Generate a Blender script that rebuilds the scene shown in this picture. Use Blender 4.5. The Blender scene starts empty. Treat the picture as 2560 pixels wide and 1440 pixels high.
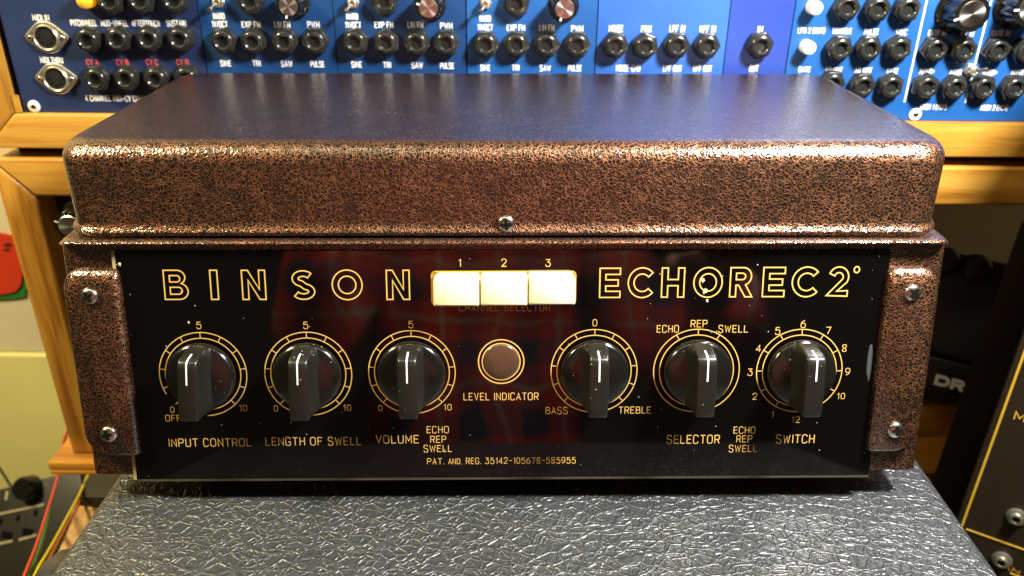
import bpy, bmesh, math, random
from mathutils import Vector, Matrix
random.seed(7)
C = bpy.context.scene.collection
V = Vector
# ------------------------------------------------------------------ camera
CX, YAW, PIT, ROL, FPX, CZ = 0., 0., .4529, .0095, 2024.2, .290
cy, sy, cp, sp = math.cos(YAW), math.sin(YAW), math.cos(PIT), math.sin(PIT)
FW = V((sy*cp, cy*cp, -sp)); R0_ = V((cy, -sy, 0)); U0_ = R0_.cross(FW)
RT = R0_*math.cos(ROL)+U0_*math.sin(ROL); UP = -R0_*math.sin(ROL)+U0_*math.cos(ROL)
EYE = V((CX, 0, CZ))
cam = bpy.data.cameras.new('camera'); co = bpy.data.objects.new('camera', cam); C.objects.link(co)
co.matrix_world = Matrix(((RT.x, UP.x, -FW.x, EYE.x), (RT.y, UP.y, -FW.y, EYE.y), (RT.z, UP.z, -FW.z, EYE.z), (0, 0, 0, 1)))
cam.sensor_width = 36; cam.lens = FPX/2560*36; cam.clip_start = .01; cam.clip_end = 50
cam.dof.use_dof = True; cam.dof.focus_distance = .40; cam.dof.aperture_fstop = 10
bpy.context.scene.camera = co
# ------------------------------------------------------------------ world and lamps
w = bpy.data.worlds.new('World'); bpy.context.scene.world = w; w.use_nodes = True
bg = w.node_tree.nodes['Background']; bg.inputs[0].default_value = (1, .82, .5, 1); bg.inputs[1].default_value = .045
def area(name, loc, target, size, energy, col, sy_=None):
    l = bpy.data.lights.new(name, 'AREA'); l.energy = energy; l.color = col; l.size = size
    if sy_: l.shape = 'RECTANGLE'; l.size_y = sy_
    o = bpy.data.objects.new(name, l); C.objects.link(o); o.location = loc
    o.rotation_euler = (V(target)-V(loc)).to_track_quat('-Z', 'Y').to_euler(); return o
area('desk_lamp_light', (.36, .25, .56), (.14, .42, .12), .09, 13.5, (1, .96, .90))
area('ceiling_tube', (-.25, .02, 1.45), (-.15, .45, .1), 1.3, 4.8, (1, .84, .50), .06)
area('warm_wall_fill', (-.80, .22, .80), (-.50, .75, -.05), .16, 15.0, (1, .84, .48))  # unseen warm fill, added to brighten the left wall and oak
vs = bpy.context.scene.view_settings
vs.view_transform = 'Standard'; vs.look = 'None'; vs.exposure = .3; vs.gamma = 1; vs.use_curve_mapping = False
bpy.context.scene.cycles.max_bounces = 6
bpy.context.scene.cycles.use_denoising = True
bpy.context.scene.cycles.sample_clamp_indirect = 4
# ------------------------------------------------------------------ helpers
def at(px, py, p, n):
    "point of the plane (p, n) that the photograph shows at pixel px, py (2560 x 1440)"
    d = FW+RT*((px-1280)/FPX)-UP*((py-720)/FPX); n = V(n)
    return EYE+d*(((V(p)-EYE).dot(n))/d.dot(n))
WM = {}
def link(o, parent=None, M=None):
    C.objects.link(o)
    M = M or Matrix.Identity(4)
    if parent is not None:
        o.parent = parent; o.matrix_parent_inverse = WM[parent.name].inverted()
    o.matrix_basis = M; WM[o.name] = M.copy(); return o
def thing(name, label, cat, loc=(0, 0, 0), group=None):
    o = bpy.data.objects.new(name, None); o.empty_display_size = .01
    link(o, None, Matrix.Translation(V(loc))); tag(o, label, cat, group); return o
def tag(o, label=None, cat=None, group=None, kind=None):
    if label: o['label'] = label
    if cat: o['category'] = cat
    if group: o['group'] = group
    if kind: o['kind'] = kind
    return o
def mesh(name, bm, mat, smooth=None):
    me = bpy.data.meshes.new(name); bmesh.ops.recalc_face_normals(bm, faces=bm.faces); bm.to_mesh(me); bm.free()
    if mat: me.materials.append(mat)
    if smooth is not None:
        me.polygons.foreach_set('use_smooth', [True]*len(me.polygons))
        try: me.set_sharp_from_angle(angle=math.radians(smooth))
        except Exception: pass
    return me
def obj(name, data, parent=None, M=None, mat=None, smooth=None):
    if isinstance(data, bmesh.types.BMesh): data = mesh(name, data, mat, smooth)
    return link(bpy.data.objects.new(name, data), parent, M)
def rep(o, parent, M, name=None):
    "an individual copy of a part (mesh data shared) with copies of its own children"
    c = o.copy(); C.objects.link(c)
    c.parent = parent; c.matrix_parent_inverse = WM[parent.name].inverted() if parent else Matrix.Identity(4)
    c.matrix_basis = M; WM[c.name] = M.copy()
    D = M @ WM[o.name].inverted()
    for ch in list(o.children): rep(ch, c, D @ WM[ch.name])
    return c
def frame(o, x, y, z):
    x, y, z = V(x), V(y), V(z)
    return Matrix(((x.x, y.x, z.x, o[0]), (x.y, y.y, z.y, o[1]), (x.z, y.z, z.z, o[2]), (0, 0, 0, 1)))
def box(x0, x1, y0, y1, z0, z1, bev=0, seg=2, bm=None):
    b = bm or bmesh.new()
    vs_ = [b.verts.new((x, y, z)) for x in (x0, x1) for y in (y0, y1) for z in (z0, z1)]
    fs = [b.faces.new([vs_[i] for i in q]) for q in ((0, 1, 3, 2), (4, 6, 7, 5), (0, 4, 5, 1), (2, 3, 7, 6), (0, 2, 6, 4), (1, 5, 7, 3))]
    if bev:
        es = list({e for f in fs for e in f.edges})
        bmesh.ops.bevel(b, geom=es, offset=bev, segments=seg, profile=.5, affect='EDGES')
    return b
def loft(rings, cap0=True, cap1=True, bm=None):
    b = bm or bmesh.new(); rr = [[b.verts.new(p) for p in r] for r in rings]
    for a, c in zip(rr, rr[1:]):
        for i in range(len(a)): b.faces.new((a[i], a[(i+1) % len(a)], c[(i+1) % len(a)], c[i]))
    if cap0: b.faces.new(rr[0][::-1])
    if cap1: b.faces.new(rr[-1])
    return b
def lathe(prof, n=32, cap0=True, cap1=True, bm=None):
    return loft([[(r*math.cos(a), r*math.sin(a), z) for a in [2*math.pi*i/n for i in range(n)]] for r, z in prof], cap0, cap1, bm)
def rrect(x0, x1, y0, y1, r, n=6):
    pts = []
    rs = r if isinstance(r, (list, tuple)) else [r]*4           # ++, -+, --, +-
    for k, (cx_, cy_, a0) in enumerate(((x1, y1, 0), (x0, y1, 90), (x0, y0, 180), (x1, y0, 270))):
        q = max(rs[k], 1e-5); ccx = cx_-q if cx_ == x1 else cx_+q; ccy = cy_-q if cy_ == y1 else cy_+q
        for i in range(n+1):
            a = math.radians(a0+90*i/n); pts.append((ccx+q*math.cos(a), ccy+q*math.sin(a)))
    return pts
def tube(pts, r, n=10):
    pts = smooth_pts([V(p) for p in pts], 2); rings = []
    for i, p in enumerate(pts):
        t = (pts[min(i+1, len(pts)-1)]-pts[max(i-1, 0)]).normalized()
        a = t.cross(V((0, .3, 1))).normalized(); c = t.cross(a)
        rings.append([p+a*(r*math.cos(2*math.pi*k/n))+c*(r*math.sin(2*math.pi*k/n)) for k in range(n)])
    return loft(rings)
def smooth_pts(p, it=2):
    for _ in range(it):
        q = [p[0]]
        for a, b in zip(p, p[1:]): q += [a*.75+b*.25, a*.25+b*.75]
        q.append(p[-1]); p = q
    return p
# ------------------------------------------------------------------ materials
def nt(name, **k):
    m = bpy.data.materials.new(name); m.use_nodes = True; t = m.node_tree; b = t.nodes['Principled BSDF']
    for a, v in k.items():
        a = a.replace('_', ' ')
        if b.inputs[a].type == 'RGBA': v = (*v, 1)
        b.inputs[a].default_value = v
    return m, t, b
def nd(t, typ, ins=None, **k):
    n = t.nodes.new('ShaderNode'+typ)
    for a, v in k.items(): setattr(n, a, v)
    for i, v in (ins or {}).items():
        if isinstance(v, bpy.types.NodeSocket): t.links.new(v, n.inputs[i])
        else: n.inputs[i].default_value = v
    return n
def mt(t, op, a, b=None, c=None, clamp=False):
    ins = {0: a}
    if b is not None: ins[1] = b
    if c is not None: ins[2] = c
    n = nd(t, 'Math', ins, operation=op); n.use_clamp = clamp; return n.outputs[0]
def pos(t, sc=(1, 1, 1), rot=(0, 0, 0)):
    g = nd(t, 'NewGeometry'); m = nd(t, 'Mapping', {0: g.outputs['Position'], 2: rot, 3: sc}); return m.outputs[0]
def ramp(t, f, stops):
    r = nd(t, 'ValToRGB', {0: f}); e = r.color_ramp.elements
    while len(e) < len(stops): e.new(.5)
    for x, (p, c) in zip(e, stops): x.position = p; x.color = (*c, 1) if len(c) == 3 else c
    return r.outputs[0]
def bump(t, b, h, strength, dist, slot='Normal', prev=None):
    ins = {'Height': h, 'Strength': strength, 'Distance': dist}
    if prev is not None: ins['Normal'] = prev
    n = nd(t, 'Bump', ins); t.links.new(n.outputs[0], b.inputs[slot]); return n.outputs[0]

def dusty(name, col, rough=.12, dust=.0, dens=420, **k):
    m, t, b = nt(name, Base_Color=col, Roughness=rough, **k); p = pos(t)
    v = nd(t, 'TexVoronoi', {'Vector': p, 'Scale': dens}); n = nd(t, 'TexNoise', {'Vector': p, 'Scale': 45.})
    r2 = mt(t, 'MULTIPLY', nd(t, 'SeparateColor', {0: v.outputs['Color']}).outputs[0], 1.)
    on = mt(t, 'LESS_THAN', v.outputs['Distance'], mt(t, 'MULTIPLY', mt(t, 'SUBTRACT', r2, 1-dust, clamp=True), .25/max(dust, .001)))
    f = mt(t, 'MULTIPLY', on, mt(t, 'GREATER_THAN', n.outputs[0], .45))
    mx = nd(t, 'Mix', {0: f, 6: (*col, 1), 7: (.45, .43, .38, 1)}, data_type='RGBA'); t.links.new(mx.outputs[2], b.inputs['Base Color'])
    sm = nd(t, 'TexNoise', {'Vector': p, 'Scale': 22., 'Detail': 5.})
    rr = mt(t, 'ADD', mt(t, 'MULTIPLY', sm.outputs[0], .10), mt(t, 'MULTIPLY', f, .5))
    t.links.new(mt(t, 'ADD', rr, rough-.05), b.inputs['Roughness'])
    return m
def hammer():
    m, t, b = nt('hammertone_paint', Metallic=.82, Roughness=.45, Coat_Weight=1., Coat_Roughness=.10, Coat_IOR=1.9, Coat_Tint=(.74, .70, .66))
    p = pos(t)
    n1 = nd(t, 'TexNoise', {'Vector': p, 'Scale': 330., 'Detail': 3.})
    pw = nd(t, 'VectorMath', {0: p, 1: nd(t, 'VectorMath', {0: n1.outputs['Color'], 1: (.0030, .0030, .0030)}, operation='MULTIPLY').outputs[0]}, operation='ADD').outputs[0]
    v = nd(t, 'TexVoronoi', {'Vector': pw, 'Scale': 600.}, feature='DISTANCE_TO_EDGE')
    v2 = nd(t, 'TexVoronoi', {'Vector': pw, 'Scale': 980.}, feature='DISTANCE_TO_EDGE')
    mid = nd(t, 'TexNoise', {'Vector': p, 'Scale': 520., 'Detail': 2.}); big = nd(t, 'TexNoise', {'Vector': p, 'Scale': 70., 'Detail': 3.})
    d = mt(t, 'ADD', mt(t, 'MULTIPLY', v.outputs[0], .9), mt(t, 'MULTIPLY', v2.outputs[0], .5))
    d = mt(t, 'ADD', d, mt(t, 'MULTIPLY', mt(t, 'SUBTRACT', mid.outputs[0], .5), .26))
    d = mt(t, 'ADD', d, mt(t, 'MULTIPLY', mt(t, 'SUBTRACT', big.outputs[0], .5), .16))
    c = ramp(t, d, [(.0, (.48, .225, .115)), (.07, (.275, .12, .060)), (.145, (.080, .038, .022)), (.26, (.018, .013, .009))])
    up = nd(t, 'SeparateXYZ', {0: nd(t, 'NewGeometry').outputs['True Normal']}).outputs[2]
    flat = mt(t, 'MULTIPLY', mt(t, 'MULTIPLY_ADD', up, 8., -7., clamp=True), .60)     # darker, plainer upward faces: the lid top's look under grazing light, put into colour
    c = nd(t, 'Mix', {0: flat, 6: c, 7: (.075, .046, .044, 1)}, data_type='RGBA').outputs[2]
    t.links.new(c, b.inputs['Base Color'])
    h = mt(t, 'SUBTRACT', 1., mt(t, 'MULTIPLY', d, 2.0), clamp=True)
    bump(t, b, h, .38, .0008)
    h2 = nd(t, 'TexNoise', {'Vector': p, 'Scale': 360., 'Detail': 2.})
    bump(t, b, mt(t, 'MULTIPLY_ADD', h, .5, h2.outputs[0]), .34, .0007, 'Coat Normal')
    return m
def vinyl():
    m, t, b = nt('leatherette', Base_Color=(.012, .013, .013), Roughness=.42, IOR=1.9)
    p = pos(t)
    n1 = nd(t, 'TexNoise', {'Vector': p, 'Scale': 62., 'Detail': 3.})
    off = nd(t, 'VectorMath', {0: n1.outputs['Color'], 1: (.010, .010, .010)}, operation='MULTIPLY').outputs[0]
    def wv(sc, rot, s):
        mp = nd(t, 'Mapping', {0: nd(t, 'VectorMath', {0: p, 1: off}, operation='ADD').outputs[0], 2: (0, 0, rot), 3: sc}).outputs[0]
        return nd(t, 'TexVoronoi', {'Vector': mp, 'Scale': s}, feature='DISTANCE_TO_EDGE').outputs[0]
    a = wv((1, 1.6, 1), .45, 108.); c = wv((1.8, 1, 1), -.35, 124.); e = wv((1, 1.2, 1), .2, 300.)
    def rd(x, k):                                        # ridge with a rounded back
        r = mt(t, 'SUBTRACT', 1., mt(t, 'MULTIPLY', x, k), clamp=True)
        return mt(t, 'MULTIPLY', r, mt(t, 'SUBTRACT', 2., r))
    h = mt(t, 'MAXIMUM', rd(a, 8.), mt(t, 'MULTIPLY', rd(c, 9.), .85))
    h = mt(t, 'ADD', h, mt(t, 'MULTIPLY', rd(e, 8.), .16))
    n2 = nd(t, 'TexNoise', {'Vector': p, 'Scale': 700., 'Detail': 3.})
    h = mt(t, 'ADD', h, mt(t, 'MULTIPLY', n2.outputs[0], .04))
    bump(t, b, h, 1., .00050)
    cc = ramp(t, nd(t, 'TexNoise', {'Vector': p, 'Scale': 9., 'Detail': 4.}).outputs[0], [(.35, (.015, .018, .020)), (.75, (.027, .031, .034))])
    t.links.new(cc, b.inputs['Base Color'])
    return m
def wood(name, axis, c0, c1, c2, coat=.35):
    m, t, b = nt(name, Roughness=.38, Coat_Weight=coat, Coat_Roughness=.2)
    s = {'x': (3, 40, 60), 'z': (60, 40, 3)}[axis]
    p = pos(t, s); n = nd(t, 'TexNoise', {'Vector': p, 'Scale': 1.6, 'Detail': 8., 'Distortion': .6})
    q = pos(t, tuple(x*6 for x in s)); n2 = nd(t, 'TexNoise', {'Vector': q, 'Scale': 1.5, 'Detail': 4.})
    f = mt(t, 'ADD', mt(t, 'MULTIPLY', n.outputs[0], .8), mt(t, 'MULTIPLY', n2.outputs[0], .25))
    t.links.new(ramp(t, f, [(.38, c2), (.48, c1), (.60, c0)]), b.inputs['Base Color'])
    bump(t, b, n2.outputs[0], .15, .0005); return m
def panelpaint(name, col, rough=.40):
    m, t, b = nt(name, Base_Color=col, Roughness=rough, Specular_IOR_Level=.6); p = pos(t)
    n = nd(t, 'TexNoise', {'Vector': p, 'Scale': 900., 'Detail': 2.}); n2 = nd(t, 'TexNoise', {'Vector': p, 'Scale': 12., 'Detail': 5.})
    bump(t, b, n.outputs[0], .12, .0003)
    c = ramp(t, n2.outputs[0], [(.3, tuple(x*.85 for x in col)), (.7, tuple(x*1.1 for x in col))]); t.links.new(c, b.inputs['Base Color'])
    t.links.new(mt(t, 'MULTIPLY_ADD', n2.outputs[0], .15, rough-.07), b.inputs['Roughness']); return m
def plain(name, col, rough=.5, **k): return nt(name, Base_Color=col, Roughness=rough, **k)[0]
def plaster(name, col, rough=.7, sc=14.):
    m, t, b = nt(name, Roughness=rough); n = nd(t, 'TexNoise', {'Vector': pos(t), 'Scale': sc, 'Detail': 6.})
    t.links.new(ramp(t, n.outputs[0], [(.3, tuple(x*.88 for x in col)), (.7, col)]), b.inputs['Base Color'])
    bump(t, b, n.outputs[0], .2, .001); return m
def spun(name):
    m, t, b = nt(name, Base_Color=(.78, .76, .72), Metallic=1., Roughness=.28, Anisotropic=.85)
    tg = nd(t, 'Tangent', direction_type='RADIAL', axis='Z'); t.links.new(tg.outputs[0], b.inputs['Tangent']); return m

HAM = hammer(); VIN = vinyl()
GLASS = dusty('black_glass', (.0015, .0012, .0012), .05, dust=.022, dens=760., IOR=1.55)
KNOB = dusty('knob_plastic', (.005, .005, .004), .19, dust=.05, dens=800., IOR=1.6)
GOLD = plain('gold_print', (.74, .47, .11), .4, Metallic=.15)
WHITE = plain('white_print', (.85, .85, .85), .5)
REDP = plain('red_print', (.75, .09, .04), .5)
IVORY = plain('ivory_plastic', (.97, .83, .50), .3, Subsurface_Weight=.15, Subsurface_Radius=(.004, .003, .002))
PWHITE = plain('pointer_white', (.85, .86, .9), .4)
STEEL = plain('screw_steel', (.62, .60, .55), .22, Metallic=1.)
DARK = plain('dark_void', (.003, .003, .003), .9, Specular_IOR_Level=.1)
GRIP = dusty('grip_plastic', (.008, .0078, .006), .36, dust=.05, dens=800., IOR=1.6)
BRASS = plain('slot_brass', (.55, .36, .06), .4, Metallic=.5)
EDGEM = plain('glass_edge', (.05, .045, .03), .25)
LENS = nt('indicator_lens', Base_Color=(.065, .034, .020), Roughness=.22, Coat_Weight=.6, Coat_Roughness=.08)[0]
JACK = dusty('jack_plastic', (.016, .017, .016), .2, dust=.0, Specular_IOR_Level=.8)
NICK = plain('nickel_flange', (.58, .54, .44), .33, Metallic=.9)
CAPM = spun('spun_aluminium')
WH = wood('oak_horizontal', 'x', (.50, .265, .042), (.41, .19, .024), (.25, .10, .010))
WV = wood('oak_vertical', 'z', (.50, .265, .042), (.41, .19, .024), (.25, .10, .010))
WD = wood('oak_shelf', 'x', (.46, .20, .022), (.38, .15, .015), (.22, .08, .008), .1)
NAVY = panelpaint('navy_panel_paint', (.013, .026, .085))
BLUE = panelpaint('blue_panel_paint', (.004, .040, .145))
SKY = panelpaint('sky_blue_panel_paint', (.022, .10, .39))
VIOL = panelpaint('violet_blue_panel_paint', (.015, .045, .27))
AZUR = panelpaint('azure_and_lit_blue_paint', (.008, .080, .28))
WALL = plaster('wall_plaster', (.70, .63, .42)); WYEL = plaster('yellow_wall_paint', (.86, .80, .32), .35, 5.)
GREY = plaster('dark_grey_paint', (.016, .015, .010), .45, 60.)
BLK = plaster('black_leather_cloth', (.010, .008, .006), .5, 200.)
BRN = plaster('dark_brown_paint', (.022, .014, .007), .42, 120.)
YELP = plain('yellow_print', (.62, .38, .03), .5)

# ------------------------------------------------------------------ stroke lettering
def sm(*p): return ('s', p)
G = {
'A': [[(0, 0), (2, 6), (4, 0)], [(.7, 2), (3.3, 2)]],
'B': [[(0, 0), (0, 6)], sm((0, 6), (2.4, 6), (3.7, 5.9), (3.7, 3.2), (2.4, 3.1), (0, 3.1)), sm((2.2, 3.1), (4.1, 3.1), (4.1, 0), (2.6, 0), (0, 0))],
'C': [sm((4, 5), (3.2, 6.2), (.4, 6.3), (-.2, 4.5), (-.2, 1.5), (.4, -.3), (3.2, -.2), (4, 1))],
'D': [[(0, 0), (0, 6)], sm((0, 6), (2, 6), (4.1, 5.8), (4.1, .2), (2, 0), (0, 0))],
'E': [[(3.6, 6), (0, 6), (0, 0), (3.6, 0)], [(0, 3.1), (3, 3.1)]],
'F': [[(3.6, 6), (0, 6), (0, 0)], [(0, 3.1), (3, 3.1)]],
'G': [sm((4, 5), (3.2, 6.2), (.4, 6.3), (-.2, 4.5), (-.2, 1.5), (.4, -.3), (3.6, -.3), (4, 1), (4, 2.6)), [(4, 2.7), (2.3, 2.7)]],
'H': [[(0, 0), (0, 6)], [(4, 0), (4, 6)], [(0, 3.1), (4, 3.1)]],
'I': [[(.4, 0), (.4, 6)]],
'K': [[(0, 0), (0, 6)], [(4, 6), (0, 2.4)], [(1.4, 3.6), (4, 0)]],
'L': [[(0, 6), (0, 0), (3.4, 0)]],
'M': [[(0, 0), (0, 6), (2.3, 1.6), (4.6, 6), (4.6, 0)]],
'N': [[(0, 0), (0, 6), (4, 0), (4, 6)]],
'O': [('c', (2, 6.1), (3.4, 6.1), (4.2, 5), (4.2, 1), (3.4, -.1), (.6, -.1), (-.2, 1), (-.2, 5), (.6, 6.1))],
'P': [[(0, 0), (0, 6)], sm((0, 6), (2.4, 6), (4, 5.9), (4, 2.9), (2.4, 2.8), (0, 2.8))],
'R': [[(0, 0), (0, 6)], sm((0, 6), (2.4, 6), (4, 5.9), (4, 2.9), (2.4, 2.8), (0, 2.8)), [(2.1, 2.8), (4, 0)]],
'S': [sm((3.8, 5), (3.3, 6.3), (.2, 6.4), (.1, 3.6), (1.4, 3.2), (2.6, 2.9), (4.1, 2.4), (4, -.4), (.5, -.4), (.1, 1))],
'T': [[(0, 6), (4, 6)], [(2, 6), (2, 0)]],
'U': [sm((0, 6), (0, 1.5), (.4, -.2), (3.6, -.2), (4, 1.5), (4, 6))],
'V': [[(0, 6), (2, 0), (4, 6)]],
'W': [[(0, 6), (1.3, 0), (2.7, 5), (4.1, 0), (5.4, 6)]],
'X': [[(0, 0), (4, 6)], [(0, 6), (4, 0)]],
'Y': [[(0, 6), (2, 3), (4, 6)], [(2, 3), (2, 0)]],
'0': [('c', (1.8, 6.1), (3, 6), (3.6, 4.6), (3.6, 1.4), (3, 0), (.6, 0), (0, 1.4), (0, 4.6), (.6, 6))],
'1': [[(.4, 4.6), (1.6, 6), (1.6, 0)]],
'2': [sm((.1, 4.6), (.3, 6.3), (3.5, 6.3), (3.8, 4), (2.6, 2.6), (0, 0)), [(0, 0), (3.8, 0)]],
'3': [[(.2, 6), (3.6, 6), (1.8, 3.7)], sm((1.8, 3.7), (3.9, 3.7), (4.1, -.3), (.6, -.3), (0, 1.2))],
'4': [[(3, 0), (3, 6), (0, 1.7), (4, 1.7)]],
'5': [[(3.5, 6), (.6, 6), (.3, 3.4)], sm((.3, 3.4), (2, 4.1), (4, 3.6), (4, -.2), (.6, -.4), (0, 1.1))],
'6': [sm((3.2, 6), (1.2, 5.4), (0, 3.4), (0, -.1), (3.6, -.3), (3.9, 1.9), (3.4, 3.8), (.5, 3.8), (.1, 1.8))],
'7': [[(0, 6), (3.8, 6), (1.4, 0)]],
'8': [('c', (1.9, 6.2), (3.7, 6), (3.5, 3.6), (.9, 2.8), (-.2, .2), (1.9, -.3), (4, .2), (2.9, 2.8), (.3, 3.6), (.1, 6))],
'9': [sm((.6, 0), (2.6, .6), (3.8, 2.6), (3.8, 6.1), (.2, 6.3), (-.1, 4.1), (.4, 2.2), (3.3, 2.2), (3.7, 4.2))],
'.': [[(0, 0), (.5, 0)]], '-': [[(.3, 3), (3, 3)]], '+': [[(.3, 3), (3.3, 3)], [(1.8, 4.5), (1.8, 1.5)]],
'/': [[(0, 0), (2.6, 6)]], '(': [sm((1.3, 6.8), (0, 5), (0, 1), (1.3, -.8))], ')': [sm((0, 6.8), (1.3, 5), (1.3, 1), (0, -.8))],
}
def stroke_pts(st):
    if isinstance(st, list): return [V((*p, 0)) for p in st], False
    if st[0] == 's': return smooth_pts([V((*p, 0)) for p in st[1]], 2), False
    p = [V((*q, 0)) for q in st[1:]]
    for _ in range(2):
        q = []
        for a, b in zip(p, p[1:]+p[:1]): q += [a*.75+b*.25, a*.25+b*.75]
        p = q
    return p, True
def ribbon(bm, pts, wd, closed=False, z=0., cap=.5):
    n = len(pts); hw = wd/2; L = []; R = []
    if not closed and cap:
        pts = list(pts); a = (pts[0]-pts[1]).normalized(); b = (pts[-1]-pts[-2]).normalized()
        pts[0] = pts[0]+a*hw*cap; pts[-1] = pts[-1]+b*hw*cap
    for i in range(n):
        p = pts[i]
        a = pts[(i-1) % n] if (i > 0 or closed) else None; b = pts[(i+1) % n] if (i < n-1 or closed) else None
        d1 = (p-a).normalized() if a is not None else None; d2 = (b-p).normalized() if b is not None else None
        if d1 is None: d1 = d2
        if d2 is None: d2 = d1
        n1 = V((-d1.y, d1.x, 0)); n2 = V((-d2.y, d2.x, 0)); m = n1+n2
        m = m.normalized() if m.length > 1e-6 else n1
        k = hw/max(m.dot(n1), .42); L.append(bm.verts.new((p.x+m.x*k, p.y+m.y*k, z))); R.append(bm.verts.new((p.x-m.x*k, p.y-m.y*k, z)))
    for i in range(n if closed else n-1):
        j = (i+1) % n
        try: bm.faces.new((L[i], R[i], R[j], L[j]))
        except ValueError: pass
def text_w(s, gap=2.2):
    x = 0
    for ch in s:
        x += 3.2 if ch == ' ' else max(max(p[0] for st in G[ch] for p in (st if isinstance(st, list) else (st[1] if st[0] == 's' else st[1:]))), 0)+gap
    return x-gap
def text(bm, s, cx_, cy_, h, width=None, wd=.7, gap=2.2):
    "stroke lettering centred on cx, cy: cap height h, optional total width"
    k = h/6; W = text_w(s, gap); kx = (width/W) if width else k; x = 0; zi = 0
    for ch in s:
        if ch == ' ': x += 3.2; continue
        mx_ = 0
        for st in G[ch]:
            p, cl = stroke_pts(st); raw = (st if isinstance(st, list) else (st[1] if st[0] == 's' else st[1:])); mx_ = max(mx_, max(q[0] for q in raw))
            q = [V((cx_+((v.x+x)-W/2)*kx, cy_+(v.y-3)*k, 0)) for v in p]
            ribbon(bm, q, wd*k, cl, zi*1.5e-5); zi = (zi+1) % 3
        x += mx_+gap
    return bm
def lettering(s, o, X, Y, N, h, width, mat, parent, wd=.75, lift=.00012, gap=2.2, name='lettering'):
    bm = text(bmesh.new(), s, 0, 0, h, width, wd, gap)
    return obj(name, mesh(name, bm, mat), parent, frame(V(o)+V(N)*lift, X, Y, N))

# ------------------------------------------------------------------ screws
def screw_mesh(r=.0043, h=.0022):
    bm = lathe([(r, 0), (r*1.0, h*.25), (r*.86, h*.62), (r*.6, h*.88), (r*.3, h)], 20)
    return mesh('screw', bm, STEEL, 50)
def cross_mesh(r=.0043, h=.0022):
    bm = bmesh.new()
    box(-r*.60, r*.60, -r*.17, r*.17, h*.5, h*1.05, bm=bm); box(-r*.17, r*.17, -r*.60, r*.60, h*.5, h*1.07, bm=bm)
    return mesh('cross_recess', bm, DARK)
SCREW, CROSS = screw_mesh(), cross_mesh()
def screw(parent, o, X, Y, N, rot=0, sub=True):
    M = frame(o, X, Y, N) @ Matrix.Rotation(rot, 4, 'Z')
    s = obj('screw', SCREW, parent, M)
    if sub: obj('cross_recess', CROSS, s, M)
    return s

# ================================================================== the echo machine
ZL, YF, YB = .1829, .3765, .5566
PIV = Matrix.Translation((0, .45, 0))
UM = Matrix.Translation((-.0034, -.0012, 0)) @ PIV @ Matrix.Rotation(.0189, 4, 'Z') @ Matrix.Rotation(-.0039, 4, 'Y') @ Matrix.Rotation(-.0046, 4, 'X') @ PIV.inverted()
UI = UM.inverted()
def atu(px, py, p, n):
    "the same as at(), in the machine's own frame (it stands slightly turned on the cabinet)"
    d = UI.to_3x3() @ (FW+RT*((px-1280)/FPX)-UP*((py-720)/FPX)); e = UI @ EYE; n = V(n)
    return e+d*(((V(p)-e).dot(n))/d.dot(n))
unit = thing('tape_echo_machine', 'copper hammertone echo machine with black glass front and three white keys', 'echo machine', (0, .44, 0))
P1 = V((0, .3424, .014)); PT = V((0, .3717, .1309)); PV = (PT-P1).normalized(); PX = V((1, 0, 0)); PN = V((0, -PV.z, PV.y))
def pp(px, py, off=0.):
    q = atu(px, py, P1+PN*off, PN)-PN*off-P1; return q.x, q.dot(PV)
def pw(u, v, n=0.): return P1+PX*u+PV*v+PN*n
# lid: rounded shell that tapers a little and flares at its lip
def lid_ring(ins, z, r=.016):
    k = (ZL-z)/.0438                                     # 0 at the top, 1 at the lip
    f = YF-.0066*k+ins; hx = .2180-.0030*k-ins
    return [(x, y, z) for x, y in rrect(-hx, hx, f, YB-ins, max(r-ins*.4, .004), 8)]
prof = []
R = .0098
for i in range(9):
    a = math.radians(90*i/8); prof.append((R*(1-math.sin(a)), ZL-R*(1-math.cos(a))))
rings = [lid_ring(i_, z_) for i_, z_ in prof]+[lid_ring(0, .160), lid_ring(0, .1455), lid_ring(-.0002, .1430), lid_ring(-.0014, .1418), lid_ring(-.0018, .1408), lid_ring(-.0012, .1392), lid_ring(.002, .1388)]
bm = loft(rings, True, True)
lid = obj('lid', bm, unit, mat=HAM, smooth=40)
sp_ = atu(1265, 558, (0, .3712, .147), (0, -1, .14))
screw(lid, sp_+V((0, -.0008, 0)), (1, 0, 0), (0, .12, .99), (0, -.99, .12), .1)
# body: leaning front, narrow ledge under the lid
def body_ring(y0, z, hx=None, ins=0):
    hx = hx or .2165+.0040*(z-.015)/.12
    return [(x, y, z) for x, y in rrect(-hx+ins, hx-ins, y0+ins, YB-.004-ins, .0045, 5)]
def yfront(z): return P1.y+(z-P1.z)*(PT.y-P1.y)/(PT.z-P1.z)-.0018
rings = [body_ring(yfront(.0165)+.0012, .0150, ins=.001), body_ring(yfront(.0165), .0165), body_ring(yfront(.1340), .1340), body_ring(.3664, .1350, .2188), body_ring(.3654, .1356, .2189), body_ring(.3653, .1364, .2176), body_ring(.3660, .1372, .2176, ins=.0004), body_ring(.3676, .1376, .2176, ins=.0014)]
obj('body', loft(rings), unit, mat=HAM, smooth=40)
for sx in (-1, 1):
    for yy in (.37, .51):
        obj('rubber_foot', lathe([(.008, 0), (.009, .002), (.010, .0149)], 16), unit, Matrix.Translation((sx*.17, yy, .0001)), mat=DARK, smooth=40)
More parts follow.
